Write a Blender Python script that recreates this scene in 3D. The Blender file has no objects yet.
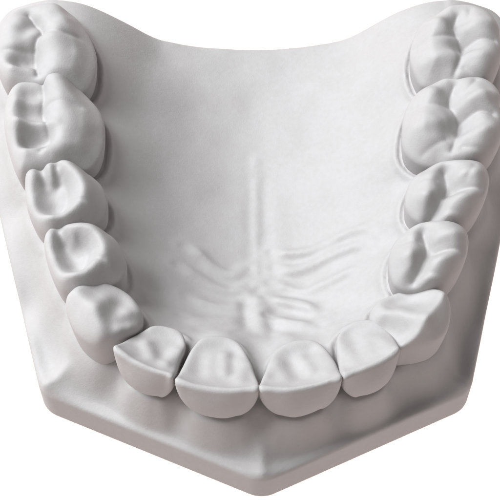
import bpy, math
import numpy as np
from mathutils import Vector
MM = 0.001
# ------------------------------------------------------------------ camera model (mm)
ELEV = math.radians(60); DIST = 185.0; SPAN = 64.0
TGT = np.array([0.0, 0.0, 11.0])
FWD = np.array([0, math.cos(ELEV), -math.sin(ELEV)])
UP = np.array([0, math.sin(ELEV), math.cos(ELEV)])
CAM = TGT - FWD*DIST
TAN = (SPAN/2)/DIST
def P(px, py, z):
    """photograph reading (500 px) of a point known to be z mm above the ground plane -> x, y in mm"""
    d = FWD + np.array([1, 0, 0])*(px-250)/250*TAN - UP*(py-250)/250*TAN
    t = (z-CAM[2])/d[2]
    q = CAM + d*t
    return (q[0], q[1])
def PP(pts, z):
    return np.array([P(p[0], p[1], p[2] if len(p) > 2 else z) for p in pts])

# ------------------------------------------------------------------ 2-D helpers
def catmull(pts, n=6, closed=True):
    pts = np.asarray(pts, float); N = len(pts); out = []
    rng = range(N) if closed else range(N-1)
    for i in rng:
        if closed: a, b, c, d = pts[(i-1) % N], pts[i], pts[(i+1) % N], pts[(i+2) % N]
        else: a, b, c, d = pts[max(i-1, 0)], pts[i], pts[i+1], pts[min(i+2, N-1)]
        for k in range(n):
            t = k/n
            out.append(0.5*((2*b)+(-a+c)*t+(2*a-5*b+4*c-d)*t*t+(-a+3*b-3*c+d)*t**3))
    if not closed: out.append(pts[-1])
    return np.array(out)
def seg_dist(X, Y, a, b):
    ab = b-a; L = max(ab@ab, 1e-9)
    t = np.clip(((X-a[0])*ab[0]+(Y-a[1])*ab[1])/L, 0, 1)
    return np.hypot(X-a[0]-t*ab[0], Y-a[1]-t*ab[1])
def line_dist(X, Y, pts):
    pts = np.asarray(pts)
    if len(pts) == 1: return np.hypot(X-pts[0][0], Y-pts[0][1])
    d = np.full(X.shape, 1e9)
    for i in range(len(pts)-1): d = np.minimum(d, seg_dist(X, Y, pts[i], pts[i+1]))
    return d
def poly_sdf(X, Y, pts):
    d = np.full(X.shape, 1e9); ins = np.zeros(X.shape, bool); N = len(pts)
    for i in range(N):
        a, b = pts[i], pts[(i+1) % N]
        d = np.minimum(d, seg_dist(X, Y, a, b))
        c = (a[1] > Y) != (b[1] > Y)
        xi = (b[0]-a[0])*(Y-a[1])/((b[1]-a[1]) if abs(b[1]-a[1]) > 1e-9 else 1e-9)+a[0]
        ins ^= c & (X < xi)
    return np.where(ins, -d, d)
def smax(a, b, k):
    h = np.clip(0.5+0.5*(a-b)/k, 0, 1)
    return b*(1-h)+a*h+k*h*(1-h)
def smin(a, b, k): return -smax(-a, -b, k)
def sstep(x, a, b):
    t = np.clip((x-a)/(b-a), 0, 1); return t*t*(3-2*t)
def blur(A, it):
    for _ in range(it):
        A = np.pad(A, 1, mode='edge')
        A = (A[:-2]+2*A[1:-1]+A[2:])/4
        A = (A[:, :-2]+2*A[:, 1:-1]+A[:, 2:])/4
    return A
def bilin(G, x0, y0, h, X, Y):
    fx = np.clip((X-x0)/h, 0, G.shape[0]-1.001); fy = np.clip((Y-y0)/h, 0, G.shape[1]-1.001)
    i = fx.astype(int); j = fy.astype(int); fx = fx-i; fy = fy-j
    return (G[i, j]*(1-fx)*(1-fy)+G[i+1, j]*fx*(1-fy)+G[i, j+1]*(1-fx)*fy+G[i+1, j+1]*fx*fy)
def vnoise(X, Y, cell, seed):
    r = np.random.RandomState(seed).rand(64, 64)*2-1
    x = X/cell; y = Y/cell; i = np.floor(x).astype(int); j = np.floor(y).astype(int)
    fx = x-i; fy = y-j; fx = fx*fx*(3-2*fx); fy = fy*fy*(3-2*fy)
    g = lambda a, b: r[a % 64, b % 64]
    return (g(i, j)*(1-fx)*(1-fy)+g(i+1, j)*fx*(1-fy)+g(i, j+1)*(1-fx)*fy+g(i+1, j+1)*fx*fy)

# ------------------------------------------------------------------ surface nets
def surface_nets(F, org, h):
    F = F.astype(np.float32); nx, ny, nz = F.shape
    S = F < 0
    cnt = np.zeros((nx-1, ny-1, nz-1), np.int8)
    for i in (0, 1):
        for j in (0, 1):
            for k in (0, 1): cnt += S[i:nx-1+i, j:ny-1+j, k:nz-1+k]
    ci = np.argwhere((cnt > 0) & (cnt < 8))
    idx = np.full((nx-1, ny-1, nz-1), -1, np.int32)
    idx[ci[:, 0], ci[:, 1], ci[:, 2]] = np.arange(len(ci))
    acc = np.zeros((len(ci), 3)); num = np.zeros(len(ci))
    corners = [(i, j, k) for i in (0, 1) for j in (0, 1) for k in (0, 1)]
    for a in corners:
        for b in corners:
            if sum(b)-sum(a) == 1 and all(b[q] >= a[q] for q in range(3)):
                fa = F[ci[:, 0]+a[0], ci[:, 1]+a[1], ci[:, 2]+a[2]]
                fb = F[ci[:, 0]+b[0], ci[:, 1]+b[1], ci[:, 2]+b[2]]
                m = (fa < 0) != (fb < 0)
                t = np.where(m, fa/np.where(m, fa-fb, 1), 0)
                p = np.array(a)[None]+t[:, None]*(np.array(b)-np.array(a))[None]
                acc += p*m[:, None]; num += m
    V = (ci+acc/num[:, None])*h+np.array(org)
    quads = []
    for ax in range(3):
        sl0 = [slice(None)]*3; sl1 = [slice(None)]*3
        sl0[ax] = slice(0, -1); sl1[ax] = slice(1, None)
        A = S[tuple(sl0)]; B = S[tuple(sl1)]
        e = np.argwhere(A != B)
        o1, o2 = (ax+1) % 3, (ax+2) % 3
        ok = (e[:, o1] > 0) & (e[:, o2] > 0) & (e[:, o1] < F.shape[o1]-1) & (e[:, o2] < F.shape[o2]-1)
        e = e[ok]; s = A[e[:, 0], e[:, 1], e[:, 2]]
        def g(d1, d2):
            q = e.copy(); q[:, o1] -= d1; q[:, o2] -= d2
            return idx[q[:, 0], q[:, 1], q[:, 2]]
        Q = np.stack([g(1, 1), g(0, 1), g(0, 0), g(1, 0)], 1)
        Q[~s] = Q[~s][:, ::-1]
        quads.append(Q)
    return V, np.concatenate(quads)
def relax(V, Q, it=2, lam=0.5):
    E = np.concatenate([Q[:, [0, 1]], Q[:, [1, 2]], Q[:, [2, 3]], Q[:, [3, 0]]])
    n = len(V); c = np.bincount(E[:, 0], minlength=n)+np.bincount(E[:, 1], minlength=n)
    for k in range(it):
        for l in (lam, -lam*1.04):
            A = np.zeros_like(V)
            for q in range(3):
                A[:, q] = np.bincount(E[:, 0], V[E[:, 1], q], n)+np.bincount(E[:, 1], V[E[:, 0], q], n)
            V = V+l*(A/c[:, None]-V)
    return V
def vnormals(V, Q):
    N = np.cross(V[Q[:, 2]]-V[Q[:, 0]], V[Q[:, 3]]-V[Q[:, 1]]); R = np.zeros_like(V)
    for c in range(4):
        for q in range(3): R[:, q] += np.bincount(Q[:, c], N[:, q], len(V))
    return R/np.maximum(np.linalg.norm(R, axis=1), 1e-12)[:, None]
def mesh_obj(name, V, Q, mat, parent, normals=None):
    me = bpy.data.meshes.new(name)
    me.vertices.add(len(V)); me.vertices.foreach_set('co', (V*MM).astype(np.float32).ravel())
    me.loops.add(len(Q)*4); me.loops.foreach_set('vertex_index', Q.astype(np.int32).ravel())
    me.polygons.add(len(Q)); me.polygons.foreach_set('loop_start', np.arange(len(Q), dtype=np.int32)*4)
    me.update(calc_edges=True); me.validate()
    me.polygons.foreach_set('use_smooth', np.ones(len(me.polygons), bool))
    if normals is not None: me.normals_split_custom_set_from_vertices(normals.tolist())
    me.materials.append(mat)
    o = bpy.data.objects.new(name, me); bpy.context.scene.collection.objects.link(o)
    if parent: o.parent = parent
    return o

# ------------------------------------------------------------------ materials
def plaster():
    m = bpy.data.materials.new('dental_plaster'); m.use_nodes = True
    nt = m.node_tree; N = nt.nodes; L = nt.links; b = N['Principled BSDF']
    tc = N.new('ShaderNodeTexCoord')
    n1 = N.new('ShaderNodeTexNoise'); n1.inputs['Scale'].default_value = 260; n1.inputs['Detail'].default_value = 5
    n2 = N.new('ShaderNodeTexNoise'); n2.inputs['Scale'].default_value = 1500; n2.inputs['Detail'].default_value = 4
    n3 = N.new('ShaderNodeTexNoise'); n3.inputs['Scale'].default_value = 5200; n3.inputs['Detail'].default_value = 2
    for n in (n1, n2, n3): L.new(tc.outputs['Object'], n.inputs['Vector'])
    r = N.new('ShaderNodeValToRGB')
    r.color_ramp.elements[0].position = 0.3; r.color_ramp.elements[0].color = (ALB[0]*0.93, ALB[1]*0.92, ALB[2]*0.91, 1)
    r.color_ramp.elements[1].position = 0.7; r.color_ramp.elements[1].color = (ALB[0], ALB[1], ALB[2], 1)
    mx = N.new('ShaderNodeMix'); mx.data_type = 'FLOAT'; mx.inputs[0].default_value = 0.5
    L.new(n1.outputs[0], mx.inputs[2]); L.new(n2.outputs[0], mx.inputs[3]); L.new(mx.outputs[0], r.inputs[0])
    L.new(r.outputs[0], b.inputs['Base Color'])
    b.inputs['Roughness'].default_value = 0.62; b.inputs['Specular IOR Level'].default_value = 0.28
    b1 = N.new('ShaderNodeBump'); b1.inputs['Strength'].default_value = 0.25; b1.inputs['Distance'].default_value = 0.00010
    b2 = N.new('ShaderNodeBump'); b2.inputs['Strength'].default_value = 0.3; b2.inputs['Distance'].default_value = 0.00006
    L.new(n2.outputs[0], b1.inputs['Height']); L.new(n3.outputs[0], b2.inputs['Height'])
    vo = N.new('ShaderNodeTexVoronoi'); vo.inputs['Scale'].default_value = 330; L.new(tc.outputs['Object'], vo.inputs['Vector'])
    sel = N.new('ShaderNodeMath'); sel.operation = 'GREATER_THAN'; sel.inputs[1].default_value = 0.93
    sp = N.new('ShaderNodeSeparateColor'); L.new(vo.outputs['Color'], sp.inputs[0]); L.new(sp.outputs[0], sel.inputs[0])
    mr = N.new('ShaderNodeMapRange'); mr.inputs[1].default_value = 0.02; mr.inputs[2].default_value = 0.06; mr.inputs[3].default_value = -1; mr.inputs[4].default_value = 0
    L.new(vo.outputs['Distance'], mr.inputs[0])
    mu = N.new('ShaderNodeMath'); mu.operation = 'MULTIPLY'; L.new(sel.outputs[0], mu.inputs[0]); L.new(mr.outputs[0], mu.inputs[1])
    b3 = N.new('ShaderNodeBump'); b3.inputs['Strength'].default_value = 0.6; b3.inputs['Distance'].default_value = 0.00012
    L.new(mu.outputs[0], b3.inputs['Height']); L.new(b2.outputs[0], b3.inputs['Normal'])
    L.new(b1.outputs[0], b2.inputs['Normal']); L.new(b3.outputs[0], b.inputs['Normal'])
    return m
ALB = (0.425, 0.407, 0.405)
MAT = plaster()
def glow_backdrop_mat():
    m = bpy.data.materials.new('white_glow_backdrop'); m.use_nodes = True
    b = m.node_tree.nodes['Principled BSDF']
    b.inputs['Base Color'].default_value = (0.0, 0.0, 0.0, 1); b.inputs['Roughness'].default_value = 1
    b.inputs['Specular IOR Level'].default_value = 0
    b.inputs['Emission Color'].default_value = (1.0, 0.885, 0.85, 1); b.inputs['Emission Strength'].default_value = 1.185  # added warm glow: keeps the backdrop pure white and fills the cast's sides
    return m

# ------------------------------------------------------------------ the teeth
ZO = 20.0          # biting plane
ZG = 13.5          # gum ridge
# each tooth: name, kind, outline (photo readings), features (points, height mm, width mm, kind), label
TEETH = []
def T(*a): TEETH.append(a)
# --- molars and premolars: outline read at the widest level of the crown
T('molar', 'post', [(-1,45),(5,24),(14,12),(30,6),(54,3),(72,10),(87,30),(96,52),(96,72),(88,90),(70,97),(45,96),(22,94),(6,88),(-3,68)],
  [([(12,30),(13,44)],1.2,1.3,'g'),([(8,66),(11,80)],1.3,1.4,'g'),([(52,16),(60,22),(60,30)],1.3,1.7,'g'),([(54,44),(58,56),(58,68),(52,80)],1.7,1.9,'g'),
   ([(20,60),(27,58)],-1.45,0.95,'g'),([(28,12),(36,22),(42,32),(36,42),(34,56),(38,76)],-1.2,0.42,'v'),([(42,33),(60,38),(78,36)],-0.6,0.4,'v'),([(3,50),(20,50),(34,48)],-0.5,0.4,'v'),([(14,72),(34,72)],0.7,0.7,'g'),
   ([(20,20),(30,36)],0.5,0.8,'g'),([(26,30),(34,22)],-0.6,0.7,'g')])
T('molar', 'post', [(6,106),(12,90),(26,80),(48,75),(70,79),(87,93),(100,109),(105,128),(103,150),(94,166),(76,174),(52,178),(32,181),(19,178),(10,156),(5,130)],
  [([(19,92),(15,108),(14,120)],1.1,1.2,'g'),([(15,132),(18,150),(24,166)],1.2,1.3,'g'),([(56,84),(60,100),(64,120),(64,140),(56,156)],2.0,1.75,'g'),
   ([(28,94),(36,93)],-0.8,0.9,'g'),([(27,112),(37,112)],-0.9,1.0,'g'),([(29,143),(40,140)],-1.45,0.85,'g'),([(42,82),(44,96),(42,110),(47,126),(49,142),(42,154)],-1.2,0.42,'v'),
   ([(17,128),(32,128),(45,127)],1.2,0.65,'g'),([(28,155),(42,153)],0.9,0.8,'g'),([(18,102),(40,103)],0.5,0.6,'g'),([(50,106),(64,106),(80,108)],-0.4,0.4,'v'),([(78,128),(92,122)],0.2,1.2,'g'),([(44,134),(56,128)],0.4,0.6,'g')])
T('premolar', 'post', [(25,184),(28,172),(38,164),(56,161),(74,164),(90,172),(102,184),(108,202),(105,217),(92,229),(72,235),(52,238),(38,230),(28,212)],
  [([(33,178),(31,194),(36,212),(46,224)],1.3,1.2,'g'),([(66,168),(78,178),(84,192),(80,206),(68,218),(54,226)],2.0,1.25,'g'),([(46,192),(49,204)],-1.45,1.7,'g'),
   ([(62,176),(66,188),(65,200),(56,212)],-0.7,0.55,'v'),([(41,168),(45,180)],-0.6,0.5,'g'),([(49,168),(51,178)],0.8,0.6,'g'),([(58,168),(58,180)],-0.8,0.5,'g'),([(84,204),(70,204),(60,210)],-0.5,0.4,'v'),([(38,196),(46,198)],0.4,0.8,'g')])
T('premolar', 'post', [(44,246),(48,232),(58,226),(74,224),(96,226),(112,234),(122,248),(127,266),(122,280),(108,288),(90,294),(74,296),(60,290),(50,272)],
  [([(50,236),(50,252),(58,270),(68,282)],1.3,1.2,'g'),([(82,230),(96,234),(105,246),(103,258),(92,270),(76,284)],2.0,1.25,'g'),([(66,250),(70,262)],-1.6,1.6,'g'),
   ([(78,238),(86,248),(85,258),(76,270)],-0.7,0.55,'v'),([(59,230),(64,240)],-0.7,0.55,'g'),([(68,230),(72,238)],0.7,0.6,'g'),([(104,262),(92,260),(84,266)],-0.6,0.4,'v'),([(56,258),(64,262)],0.4,0.8,'g')])
T('canine', 'canine', [(66,300,17.5),(70,289,18.5),(84,284,17),(100,285,16),(120,292,15.5),(135,304,15),(144,320,15),(141,334,15),(130,344,15),(114,353,15),(101,358,14.5),(88,352,14.5),(76,338,15),(68,318,16)],
  [([(106,298),(100,308)],0.9,0.9,'g'),([(126,309),(118,317)],0.9,0.8,'g'),([(130,326),(122,330)],0.8,0.7,'g'),([(112,304),(112,316)],-0.4,0.8,'g'),([(118,322),(112,334)],-0.5,1.0,'g'),([(108,290,16),(128,300,15),(139,318,15)],0.5,0.8,'g')],
  [(76,290),(86,303),(97,318),(107,334),(115,346)])
T('lateral_incisor', 'ant', [(113,349,20),(129,361,20),(148,370,20),(164,375,20),(173,377,20),(180,364,17),(187,351,15),(183,339,14),(172,333,14),(156,331,14),(139,336,15),(124,343,17)],
  [([(146,337),(152,352)],0.7,0.9,'g'),([(176,343),(167,360)],0.75,0.9,'g'),([(184,360,16),(187,347,14),(172,336,14),(154,334,14)],0.4,0.7,'g')],
  [(113,349),(130,362),(148,371),(164,376),(172,378)])
T('central_incisor', 'ant', [(175,382,20),(190,388,20),(208,391,20),(228,393,20),(246,392,20),(259,389,20),(256,374,17),(248,358,15),(238,347,14),(222,341,14),(203,342,14),(190,353,15),(180,369,18)],
  [([(211,347),(211,362)],0.6,0.9,'g'),([(225,346),(225,366)],0.75,0.85,'g'),([(240,356),(240,376)],0.65,1.0,'g'),([(186,366,18),(196,350,15),(219,344,14),(238,350,14),(250,366,16)],0.5,0.8,'g')],
  [(176,382),(192,388),(210,391),(230,393),(246,392),(259,389)])
T('central_incisor', 'ant', [(259,389,20),(274,392,20),(292,392,20),(312,388,20),(330,383,20),(342,379,20),(337,366,17),(328,354,15),(316,347,14),(300,345,14),(284,349,14),(270,360,15),(263,374,18)],
  [([(302,350),(310,366)],0.7,0.9,'g'),([(280,356),(285,374)],0.65,1.1,'g'),([(318,352),(326,368)],0.55,0.9,'g'),([(266,374,18),(274,360,15),(298,349,14),(318,351,14),(332,366,16)],0.5,0.8,'g')],
  [(259,389),(276,392),(294,392),(312,389),(330,384),(342,379)])
T('lateral_incisor', 'ant', [(343,377,20),(356,374,20),(372,368,20),(388,360,20),(400,350,20),(396,340,17),(386,331,15),(372,326,14),(356,326,14),(342,332,15),(335,345,15),(337,362,17)],
  [([(348,338),(352,356)],0.6,0.9,'g'),([(366,330),(370,350)],0.6,0.9,'g'),([(382,334),(387,348)],0.4,0.8,'g'),([(338,356,16),(338,338,14),(356,329,14),(376,330,14)],0.5,0.8,'g')],
  [(344,377),(356,374),(372,368),(388,360),(399,352)])
T('canine', 'canine', [(372,328,16),(369,313,16),(376,300,16.5),(390,290,17),(408,282,18),(426,280,19),(440,284,19),(449,294,18.5),(450,316,16.5),(445,338,15),(434,351,14.5),(420,356,14.5),(407,351,16.5),(398,346,18),(384,341,17)],
  [([(380,318,16),(381,306,16),(396,294,17)],0.5,0.8,'g'),([(398,304),(390,312)],0.5,0.9,'g'),([(414,300),(404,312)],0.4,0.9,'g'),([(384,322),(398,333)],-0.9,1.1,'g'),([(402,290),(424,296)],-0.9,1.1,'g'),([(386,306),(402,312),(420,322)],0.7,0.8,'g'),([(410,330),(400,338)],-0.5,0.8,'g')],
  [(402,347),(414,336),(426,321),(436,305),(444,291)])
T('premolar', 'post', [(392,282),(388,264),(392,246),(402,232),(416,224),(436,221),(456,224),(467,234),(468,250),(462,268),(450,284),(436,292),(414,293),(400,290)],
  [([(412,240),(404,254),(406,270)],1.2,1.9,'g'),([(448,234),(455,248),(446,266),(434,280)],1.7,1.6,'g'),([(424,230),(427,246),(424,262),(417,276)],-1.0,0.8,'g'),([(424,232),(428,246),(424,262),(415,278)],-1.0,0.5,'v'),
   ([(404,258),(420,254)],0.8,0.8,'g'),([(464,238),(436,242)],0.8,0.7,'g'),([(466,252),(436,253)],-0.9,0.45,'v'),([(456,264),(432,265)],0.8,0.7,'g'),([(448,280),(424,274)],-0.7,0.45,'v'),([(402,240),(418,242)],-0.5,0.5,'v')])
T('premolar', 'post', [(405,208),(406,192),(412,178),(424,167),(442,161),(464,160),(480,163),(488,174),(488,190),(482,206),(470,222),(452,230),(430,229),(414,222)],
  [([(426,182),(420,196),(422,210)],1.3,1.9,'g'),([(468,174),(474,188),(466,204),(452,218)],1.7,1.6,'g'),([(446,170),(447,186),(440,202),(434,216)],-1.1,0.8,'g'),([(446,168),(449,184),(442,200),(430,218)],-1.1,0.5,'v'),
   ([(424,200),(438,195)],0.9,0.8,'g'),([(480,176),(456,180)],0.8,0.7,'g'),([(482,190),(454,191)],-0.9,0.45,'v'),([(472,203),(448,202)],0.8,0.7,'g'),([(468,216),(440,212)],-0.7,0.45,'v'),([(420,178),(436,180)],-0.5,0.5,'v'),([(474,168),(466,182)],-0.4,0.5,'v')])
T('molar', 'post', [(402,145),(402,126),(406,108),(416,92),(432,81),(452,77),(478,77),(494,86),(501,100),(499,112),(503,126),(500,144),(490,158),(470,167),(444,169),(422,166),(408,157)],
  [([(432,90),(438,98)],1.0,1.9,'g'),([(426,124),(430,138)],1.4,2.8,'g'),([(476,92),(484,104)],1.5,1.8,'g'),([(480,128),(480,146)],1.6,1.9,'g'),
   ([(449,96)],-1.5,1.3,'g'),([(459,126)],-1.9,1.5,'g'),([(455,84),(450,98),(454,108),(460,118),(458,134),(452,150)],-0.9,0.45,'v'),([(412,107),(434,106),(450,104)],-0.55,0.6,'v'),([(462,118),(478,114),(492,116)],-0.9,0.5,'v'),
   ([(478,100),(462,106)],0.6,0.9,'g'),([(494,134),(464,138)],0.8,0.8,'g'),([(496,98),(470,104)],0.6,0.7,'g'),([(486,152),(462,148)],-0.6,0.45,'v'),([(476,80),(466,94)],-0.6,0.45,'v'),([(414,130),(446,124)],0.8,0.9,'g'),([(424,150),(446,140)],-0.5,0.6,'v'),([(430,90),(446,96)],0.5,0.7,'g')])
T('molar', 'post', [(412,70),(410,52),(416,32),(428,16),(446,7),(468,5),(486,12),(498,28),(499,46),(501,58),(496,74),(484,86),(462,90),(440,90),(422,87)],
  [([(436,24),(440,30)],1.2,2.0,'g'),([(434,56),(442,66)],1.5,2.6,'g'),([(476,22),(478,32)],1.4,1.9,'g'),([(484,54),(482,64)],1.5,2.0,'g'),
   ([(456,24)],-1.2,1.1,'g'),([(463,46)],-1.5,1.3,'g'),([(458,14),(454,26),(460,38),(464,50),(458,66),(454,76)],-0.9,0.45,'v'),([(416,44),(436,40),(456,34)],-0.6,0.5,'v'),([(464,44),(480,42),(494,42)],-0.8,0.5,'v'),
   ([(492,62),(468,58)],0.7,0.7,'g'),([(490,26),(464,30)],0.7,0.8,'g'),([(424,64),(452,58)],0.6,0.8,'g'),([(480,78),(464,70)],-0.6,0.45,'v'),([(470,10),(468,24)],-0.5,0.45,'v'),([(426,22),(444,26)],0.5,0.7,'g')])

class Tooth: pass
def build_tooth(spec):
    t = Tooth(); t.name = spec[0]; t.kind = spec[1]
    zc = ZO-3.2
    zdef = zc if t.kind == 'post' else ZO-4
    o = [tuple(p) for p in spec[2]]
    if t.kind == 'post':
        ys_ = [p[1] for p in o]; a, b = min(ys_), max(ys_)
        o = [(p[0], p[1], zdef+1.1*max(0, 1-(p[1]-a)/(0.5*(b-a)))) for p in o]
    t.poly = catmull(PP(o, zdef), 6)
    t.feats = [(PP(f[0], ZO-1.0), f[1], f[2], f[3]) for f in spec[3]]
    if t.kind == 'ant': t.feats = [(f[0], f[1]*0.95, f[2]*(0.75 if f[1] > 0.6 else 1), f[3]) for f in t.feats]
    lo = t.poly.min(0)-1.5; hi = t.poly.max(0)+1.5
    h = 0.14
    xs = np.arange(lo[0], hi[0], h); ys = np.arange(lo[1], hi[1], h)
    X, Y = np.meshgrid(xs, ys, indexing='ij')
    sd = poly_sdf(X, Y, t.poly)
    c = t.poly.mean(0)
    if t.kind == 'ant':
        cr = catmull(PP(spec[4], ZO), 5, False)
        dc = line_dist(X, Y, cr)
        H = ZO+0.15-5.3*(1-np.exp(-np.maximum(dc-0.55, 0)/3.4))-0.10*np.minimum(dc, .55)
        c = (cr[0]+cr[-1])/2*0.55+t.poly.mean(0)*0.45
        ax = cr[-1]-cr[0]; t.hw = np.linalg.norm(ax)/2; ax = ax/np.linalg.norm(ax)
    elif t.kind == 'canine':
        cr = catmull(PP(spec[4], ZO), 5, False); dc = line_dist(X, Y, cr)
        tip = cr[len(cr)//2]; rr = 0.9 if c[0] < 0 else 0.35; H = ZO-0.4-4.4*(1-np.exp(-(np.sqrt(dc**2+rr*rr)-rr)/3.6))+0.6*np.exp(-((X-tip[0])**2+(Y-tip[1])**2)/8)
        ax = np.array([1., 0.])
    else:
        H = np.full(X.shape, ZO-1.55); ax = np.array([1., 0.])
    edge = np.clip(-sd, 0, 3)
    for pts, a, w, k in t.feats:
        if len(pts) > 2: pts = catmull(pts, 4, False)
        d = line_dist(X, Y, pts)
        H = H+(a*np.exp(-d*d/(2*w*w)) if k == 'g' else a*np.exp(-np.sqrt(d*d+0.02)/w))
    if t.kind == 'post':
        sgn = 1.0 if c[0] < 0 else -1.0
        H = H-1.5*(1-sstep(-sd, 0, 2.8))*sstep(sgn*(X-c[0]), 0.5, 3.0)
    H = H+0.07*vnoise(X, Y, 1.5, len(spec[2])+5)
    H = blur(H, 1)
    gx = np.gradient(H, h, axis=0); gy = np.gradient(H, h, axis=1)
    G = np.sqrt(1+gx*gx+gy*gy)
    zs = np.arange(5.5, ZO+2.2, h)
    Xf = X[:, :, None]; Yf = Y[:, :, None]; Zf = zs[None, None, :]
    dep = np.clip(ZO-Zf, 0, 14)
    if t.kind == 'ant':
        ay = np.array([-ax[1], ax[0]])
        # half-disc labial outline: width shrinks with depth
        s = np.sqrt(np.clip(1-(dep/7.7)**2.6, 0.10, 1))
        u = (Xf-c[0])*ax[0]+(Yf-c[1])*ax[1]; v = (Xf-c[0])*ay[0]+(Yf-c[1])*ay[1]
        sv = 1-0.10*np.clip(dep/8, 0, 1)**2
        bul = 0.8*np.sin(np.clip(dep/9.0, 0, 1)*math.pi)-1.3*np.clip(dep-6.3, 0, 2.5)
        front = v < 0
        # keep the palatal third of the root full so that it meets the gum
        blend = np.clip(0.5-v/3.0, 0, 1)
        ss = 1+(s-1)*np.maximum(blend, 0.45)
        v2 = np.where(front, (v+bul*blend*np.clip(1-(u/t.hw)**2, 0, 1))/sv, v)
        u2 = u/ss
        sdw = bilin(sd, xs[0], ys[0], h, c[0]+u2*ax[0]+v2*ay[0], c[1]+u2*ax[1]+v2*ay[1])*ss
        tap = 0.0; kk = 0.55
    else:
        s = 1-0.22*np.clip((zc-Zf)/9, 0, 1)**1.5
        sdw = bilin(sd, xs[0], ys[0], h, c[0]+(Xf-c[0])/s, c[1]+(Yf-c[1])/s)*s
        up = np.clip(Zf-zc, 0, 5)
        tap = 0.085*up**2; kk = 0.95 if t.kind == 'post' else 0.9
    F = smax(sdw+tap, (Zf-H[:, :, None])/G[:, :, None], kk)
    F = np.maximum(F, 6.5-Zf)
    V, Q = surface_nets(F, (xs[0], ys[0], zs[0]), h)
    V = relax(V, Q, 2)
    t.V, t.Q = V, Q
    return t

# ------------------------------------------------------------------ the plaster base: plinth, gums and palate
teeth = [build_tooth(s) for s in TEETH]
h = 0.25
xs = np.arange(-42, 42, h); ys = np.arange(-36, 48, h); zs = np.arange(-0.6, 21, h)
X, Y = np.meshgrid(xs, ys, indexing='ij')
foot = np.array([P(-22, 118, 6), P(46, 412, 0), P(262, 500, 0), P(465, 410, 0), P(523, 120, 6), P(513, 20, 11), P(460, -30, 11), P(39, -30, 11), P(-9, 20, 11)])
print('footprint mm', foot.round(1).tolist())
fs = poly_sdf(X, Y, foot)
def rounded(poly, r):                         # round the corners of the footprint
    c = poly.mean(0); g = poly_sdf(X, Y, poly)+r
    e = np.full(X.shape, -1e9)
    n = len(poly)
    ar = 0.5*sum(poly[i][0]*poly[(i+1) % n][1]-poly[(i+1) % n][0]*poly[i][1] for i in range(n))
    sg = 1 if ar > 0 else -1
    for i in range(n):
        a, b = poly[i], poly[(i+1) % n]; d = (b-a)/np.linalg.norm(b-a)
        nrm = np.array([d[1], -d[0]])*sg
        e = smax(e, (X-a[0])*nrm[0]+(Y-a[1])*nrm[1], r) if i else (X-a[0])*nrm[0]+(Y-a[1])*nrm[1]
    return e
FR = rounded(foot, 1.3)
yb = 38.4
FR = smax(FR, (Y-yb-0.6*((X-1.0)/18)**2)*0.95, 1.0)
# union of the tooth necks
necks = []
D = np.full(X.shape, 1e9); Dn = np.full(X.shape, 1e9)
for t in teeth:
    z = t.V[:, 2]; m = np.abs(z-ZG) < 0.25
    pts = t.V[m][:, :2]; c = pts.mean(0)
    a = np.arctan2(pts[:, 1]-c[1], pts[:, 0]-c[0]); r = np.hypot(pts[:, 0]-c[0], pts[:, 1]-c[1])
    bins = np.linspace(-math.pi, math.pi, 41); ring = []
    for i in range(40):
        k = (a >= bins[i]) & (a < bins[i+1])
        if k.any(): rr = r[k].max(); th = (bins[i]+bins[i+1])/2; ring.append((c[0]+rr*math.cos(th), c[1]+rr*math.sin(th)))
    ring = np.array(ring); t.neck = ring; t.c = c
    s = poly_sdf(X, Y, ring)
    Dn = np.minimum(Dn, s); D = smin(D, s, 2.5)
arch = catmull(np.array([t.c for t in teeth]), 6, False)
dA = line_dist(X, Y, arch)
# which side of the arch: inside polygon = palate
back_l = arch[0]+np.array([0, 30]); back_r = arch[-1]+np.array([0, 30])
inside = poly_sdf(X, Y, np.vstack([arch, back_r, back_l])) < 0
Dp = np.maximum(D, 0)
# palate vault
w = blur(inside.astype(float), 2)
midx = arch[:, 0].mean()
px0 = P(257, 200, 4)[0]
VL = 6.6+2.0*sstep(Y, 0, 14)
vault = 10.3*(1-np.exp(-(Dp/VL)**(1.2+0.15*sstep(Y, 0, 14))))
backz = sstep(Y, 5, 26)
Hin = ZG-vault
# outer gum: falls from the necks to the rim of the plinth, creased where the plinth faces meet
E = np.maximum(-fs, 0)
ED = np.maximum(-fs, 0)
s_ = Dp/(Dp+ED+1e-6)
ZW = 6.2
ZW = ZW+sstep(Y, -18, 5)*2.8
ZGo = ZG-1.5*sstep(-Y, 6, 18)
fall = (ZGo-ZW)
prof = 1-(1-s_)**(1.75+0.55*sstep(-Y, 4, 14))
Hout = ZGo-fall*prof-0.9*np.sin(np.clip(s_, 0, 1)*math.pi)**2*sstep(-Y, -5, 12)
Hout = Hout+1.0*np.exp(-np.abs(X-foot[2][0])/1.3)*sstep(s_, 0.2, 0.5)*(1-sstep(s_, 0.85, 1.0))*sstep(-Y, 8, 14)
for cn, tn, am in ((1, 4, 1.5), (3, 9, 1.0)):    # ridges running from the side corners up to the canines
    q = line_dist(X, Y, np.array([foot[cn], teeth[tn].c]))
    Hout = Hout+am*np.exp(-q/1.5)*sstep(s_, 0.15, 0.5)*(1-sstep(s_, 0.88, 1.0))
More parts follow.
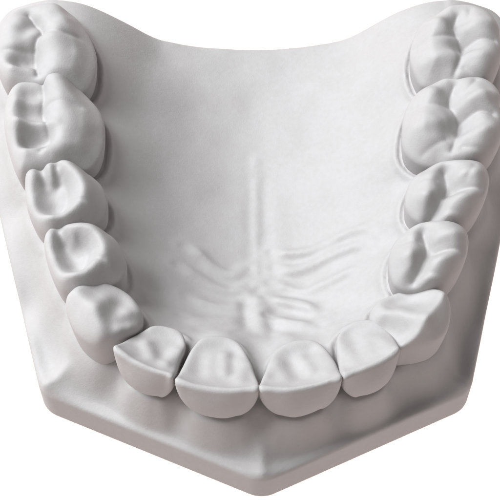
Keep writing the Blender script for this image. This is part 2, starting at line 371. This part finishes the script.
# canine eminences and root bulges
for i, (rt, amp) in enumerate([(4, .5), (9, .5), (5, .1), (8, .1), (3, .5), (10, .5), (2, .4), (11, .4)]):
    c = teeth[rt].c; ctr = np.array([px0, 6.0]); d = (c-ctr)/np.linalg.norm(c-ctr)
    q = line_dist(X, Y, np.array([c, c+d*9]))
    Hout = Hout+amp*np.exp(-q*q/(2*1.9**2))*sstep(s_, 0.05, 0.3)*(1-sstep(s_, .5, 1))
Hout = Hout+0.12*vnoise(X, Y, 6.5, 3)*sstep(s_, 0.1, 0.3)
for (hx, hy, ha, hw) in ((22, 300, 1.4, 2.0), (14, 215, 1.0, 2.0), (474, 300, 1.0, 2.2), (490, 232, 0.8, 2.0)):
    q0 = P(hx, hy, 9)
    Hout = Hout-ha*np.exp(-((X-q0[0])**2+(Y-q0[1])**2)/(2*hw*hw))
H = np.where(inside, Hin, Hout)
# a level saddle under the teeth
H = np.where(D < 0, np.where(inside, ZG, ZGo), H)
H = blur(H, 3)
for t in (teeth[0], teeth[-1]):               # tuberosity behind each last molar
    sx = math.copysign(0.8, t.c[0])
    q = line_dist(X, Y, np.array([t.c+[-sx, 0], t.c+[-sx, 9.0]]))
    H = smax(H, ZG+0.1-(q/5.6)**2*2.0, 4.5)
# gum collar: fine groove at the neck and a soft rolled rim beyond it
inn = w
H = H+(0.42*np.exp(-((Dn-0.75)/0.42)**2)-0.25*np.exp(-((Dn-0.05)/0.25)**2))*(0.35+0.65*inn)
# papillae between neighbouring teeth on the palatal side
for i in range(len(teeth)-1):
    m = (teeth[i].c+teeth[i+1].c)/2; ctr = np.array([px0, 6.0]); d = (ctr-m)/np.linalg.norm(ctr-m)
    q = np.hypot(X-m[0]-d[0]*2.2, Y-m[1]-d[1]*2.2)
    H = H+0.8*np.exp(-q*q/(2*1.5**2))
# rugae, raphe and papilla: photo readings taken on the palate
H0 = H.copy()
def ruga(pts, a, wd, z=5.0):
    global H
    pw = []
    for (u_, v_) in [q_[:2] for q_ in pts]:
        zz = z
        for _ in range(12):
            w_ = P(u_, v_, zz); zz = 0.5*zz+0.5*float(bilin(H0, xs[0], ys[0], h, np.array([w_[0]]), np.array([w_[1]]))[0])
        pw.append(P(u_, v_, zz))
    p = catmull(np.array(pw), 5, False); q = line_dist(X, Y, p)
    al = 1.0
    e0 = np.hypot(X-p[0][0], Y-p[0][1]); e1 = np.hypot(X-p[-1][0], Y-p[-1][1])
    fade = (sstep(e0, -0.3, 2.4)*sstep(e1, -0.3, 2.8)) if len(pts) > 2 else 1.0
    q = q+0.22*vnoise(X, Y, 2.6, 40+len(p))
    H = H+1.2*a*(1+0.22*vnoise(X, Y, 3.1, 31))*fade*np.exp(-q*q/(2*wd**2))*inn
ruga([(256,150),(256,200),(257,250),(258,290)], 0.10, 0.45)
ruga([(250,170),(250,230),(250,280)], -0.08, 0.6); ruga([(264,170),(265,230),(266,262)], -0.15, 0.8)
ruga([(258,292,9),(259,312,11),(261,336,13)], 0.5, 1.2)
ruga([(244,306,10),(248,330,13)], -0.35, 0.7); ruga([(274,318,11),(272,336,13)], -0.4, 0.8)
for pts, a, wd in [
    ([(270,252),(286,255),(308,253),(326,245),(349,234),(379,226)], 0.75, 0.62),
    ([(272,268),(290,272),(310,267),(330,257),(352,249),(374,243)], 0.7, 0.62),
    ([(268,285),(286,289),(304,293),(322,286),(350,272),(366,266)], 0.65, 0.62),
    ([(264,299),(282,303),(300,307),(324,316)], 0.95, 0.6),
    ([(264,317),(284,323),(306,326),(322,326)], 0.8, 0.7),
    ([(270,335),(288,338),(304,342)], 0.4, 0.8),
    ([(322,300),(342,296),(366,284)], 0.35, 0.9),
    ([(250,270),(232,276),(216,270),(200,256),(182,246)], 0.55, 0.65),
    ([(250,286),(232,292),(214,288),(194,276),(176,264)], 0.6, 0.65),
    ([(250,304),(228,308),(206,304),(184,294)], 0.6, 0.7),
    ([(246,318),(224,322),(200,322),(178,314)], 0.5, 0.75),
    ([(240,332),(218,334),(198,330)], 0.35, 0.8),
    ([(140,284),(152,288)], -1.5, 2.0)]:
    ruga(pts, a, wd)
# small knife nicks and soft unevenness of the poured plaster
H = H+inn*(0.14*vnoise(X+3, Y, 4.3, 21)+0.03*vnoise(X, Y, 1.9, 22))
gx = np.gradient(H, h, axis=0); gy = np.gradient(H, h, axis=1)
G = np.minimum(np.sqrt(1+gx*gx+gy*gy), 3)
Z3 = zs[None, None, :]
F = smax(FR[:, :, None]+0*Z3, (Z3-H[:, :, None])/G[:, :, None], 0.9)
F = smax(F, -Z3, 0.35)
V, Q = surface_nets(F, (xs[0], ys[0], zs[0]), h)
V = relax(V, Q, 5)
NR = vnormals(V, Q)
# part of each face: plinth (trimmed walls and underside), palate (inside the arch), gum (outside)
C = V[Q].mean(1); FN = np.cross(V[Q[:, 2]]-V[Q[:, 0]], V[Q[:, 3]]-V[Q[:, 1]]); FN /= np.maximum(np.linalg.norm(FN, axis=1), 1e-9)[:, None]
fr = bilin(FR, xs[0], ys[0], h, C[:, 0], C[:, 1]); ins = bilin(inside.astype(float), xs[0], ys[0], h, C[:, 0], C[:, 1]) > 0.5
isp = (fr > -0.45) | (C[:, 2] < 1.0)
part = np.where(isp, 0, np.where(ins, 1, 2))

root = bpy.data.objects.new('dental_cast', None); bpy.context.scene.collection.objects.link(root)
root.empty_display_size = 0.01
root['label'] = 'white plaster cast of an upper jaw with fourteen teeth and a pointed base'
root['category'] = 'dental cast'
for k, nm in enumerate(('plinth', 'palate', 'gum')):
    q = Q[part == k]; u, inv = np.unique(q, return_inverse=True)
    mesh_obj(nm, V[u], inv.reshape(q.shape), MAT, root, NR[u])
for t in teeth: mesh_obj(t.name, t.V, t.Q, MAT, root)

# ------------------------------------------------------------------ glowing backdrop, lamp, world, camera
me = bpy.data.meshes.new('glowing_backdrop'); S = 3.0
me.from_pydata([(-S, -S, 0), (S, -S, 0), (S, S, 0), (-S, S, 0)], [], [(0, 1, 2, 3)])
fl = bpy.data.objects.new('glowing_backdrop', me); bpy.context.scene.collection.objects.link(fl)
me.materials.append(glow_backdrop_mat()); fl['kind'] = 'structure'  # white ground with an added glow, so the cast leaves no shadow on it

def area(name, loc, size, power, col):
    l = bpy.data.lights.new(name, 'AREA'); l.shape = 'DISK'; l.size = size; l.energy = power; l.color = col
    o = bpy.data.objects.new(name, l); bpy.context.scene.collection.objects.link(o)
    o.location = loc; o.rotation_euler = (Vector((0, 0, 0.015))-Vector(loc)).to_track_quat('-Z', 'Y').to_euler()
    return o
area('studio_lamp', (-0.61, 0.22, 0.79), 0.75, 21.0, (0.92, 0.97, 1.0))

sc = bpy.context.scene
wd = bpy.data.worlds.new('World'); sc.world = wd; wd.use_nodes = True
bg = wd.node_tree.nodes['Background']; bg.inputs[0].default_value = (1.0, 0.955, 0.945, 1); bg.inputs[1].default_value = 0.30

cd = bpy.data.cameras.new('camera'); co = bpy.data.objects.new('camera', cd); sc.collection.objects.link(co)
co.location = Vector(CAM*MM); co.rotation_euler = Vector(FWD).to_track_quat('-Z', 'Y').to_euler()
cd.sensor_fit = 'HORIZONTAL'; cd.sensor_width = 36; cd.lens = 18/TAN
cd.clip_start = 0.005; cd.clip_end = 50
sc.camera = co
sc.render.resolution_x = 1024; sc.render.resolution_y = 1024
sc.view_settings.view_transform = 'Standard'; sc.view_settings.look = 'None'; sc.view_settings.exposure = 0; sc.view_settings.gamma = 1
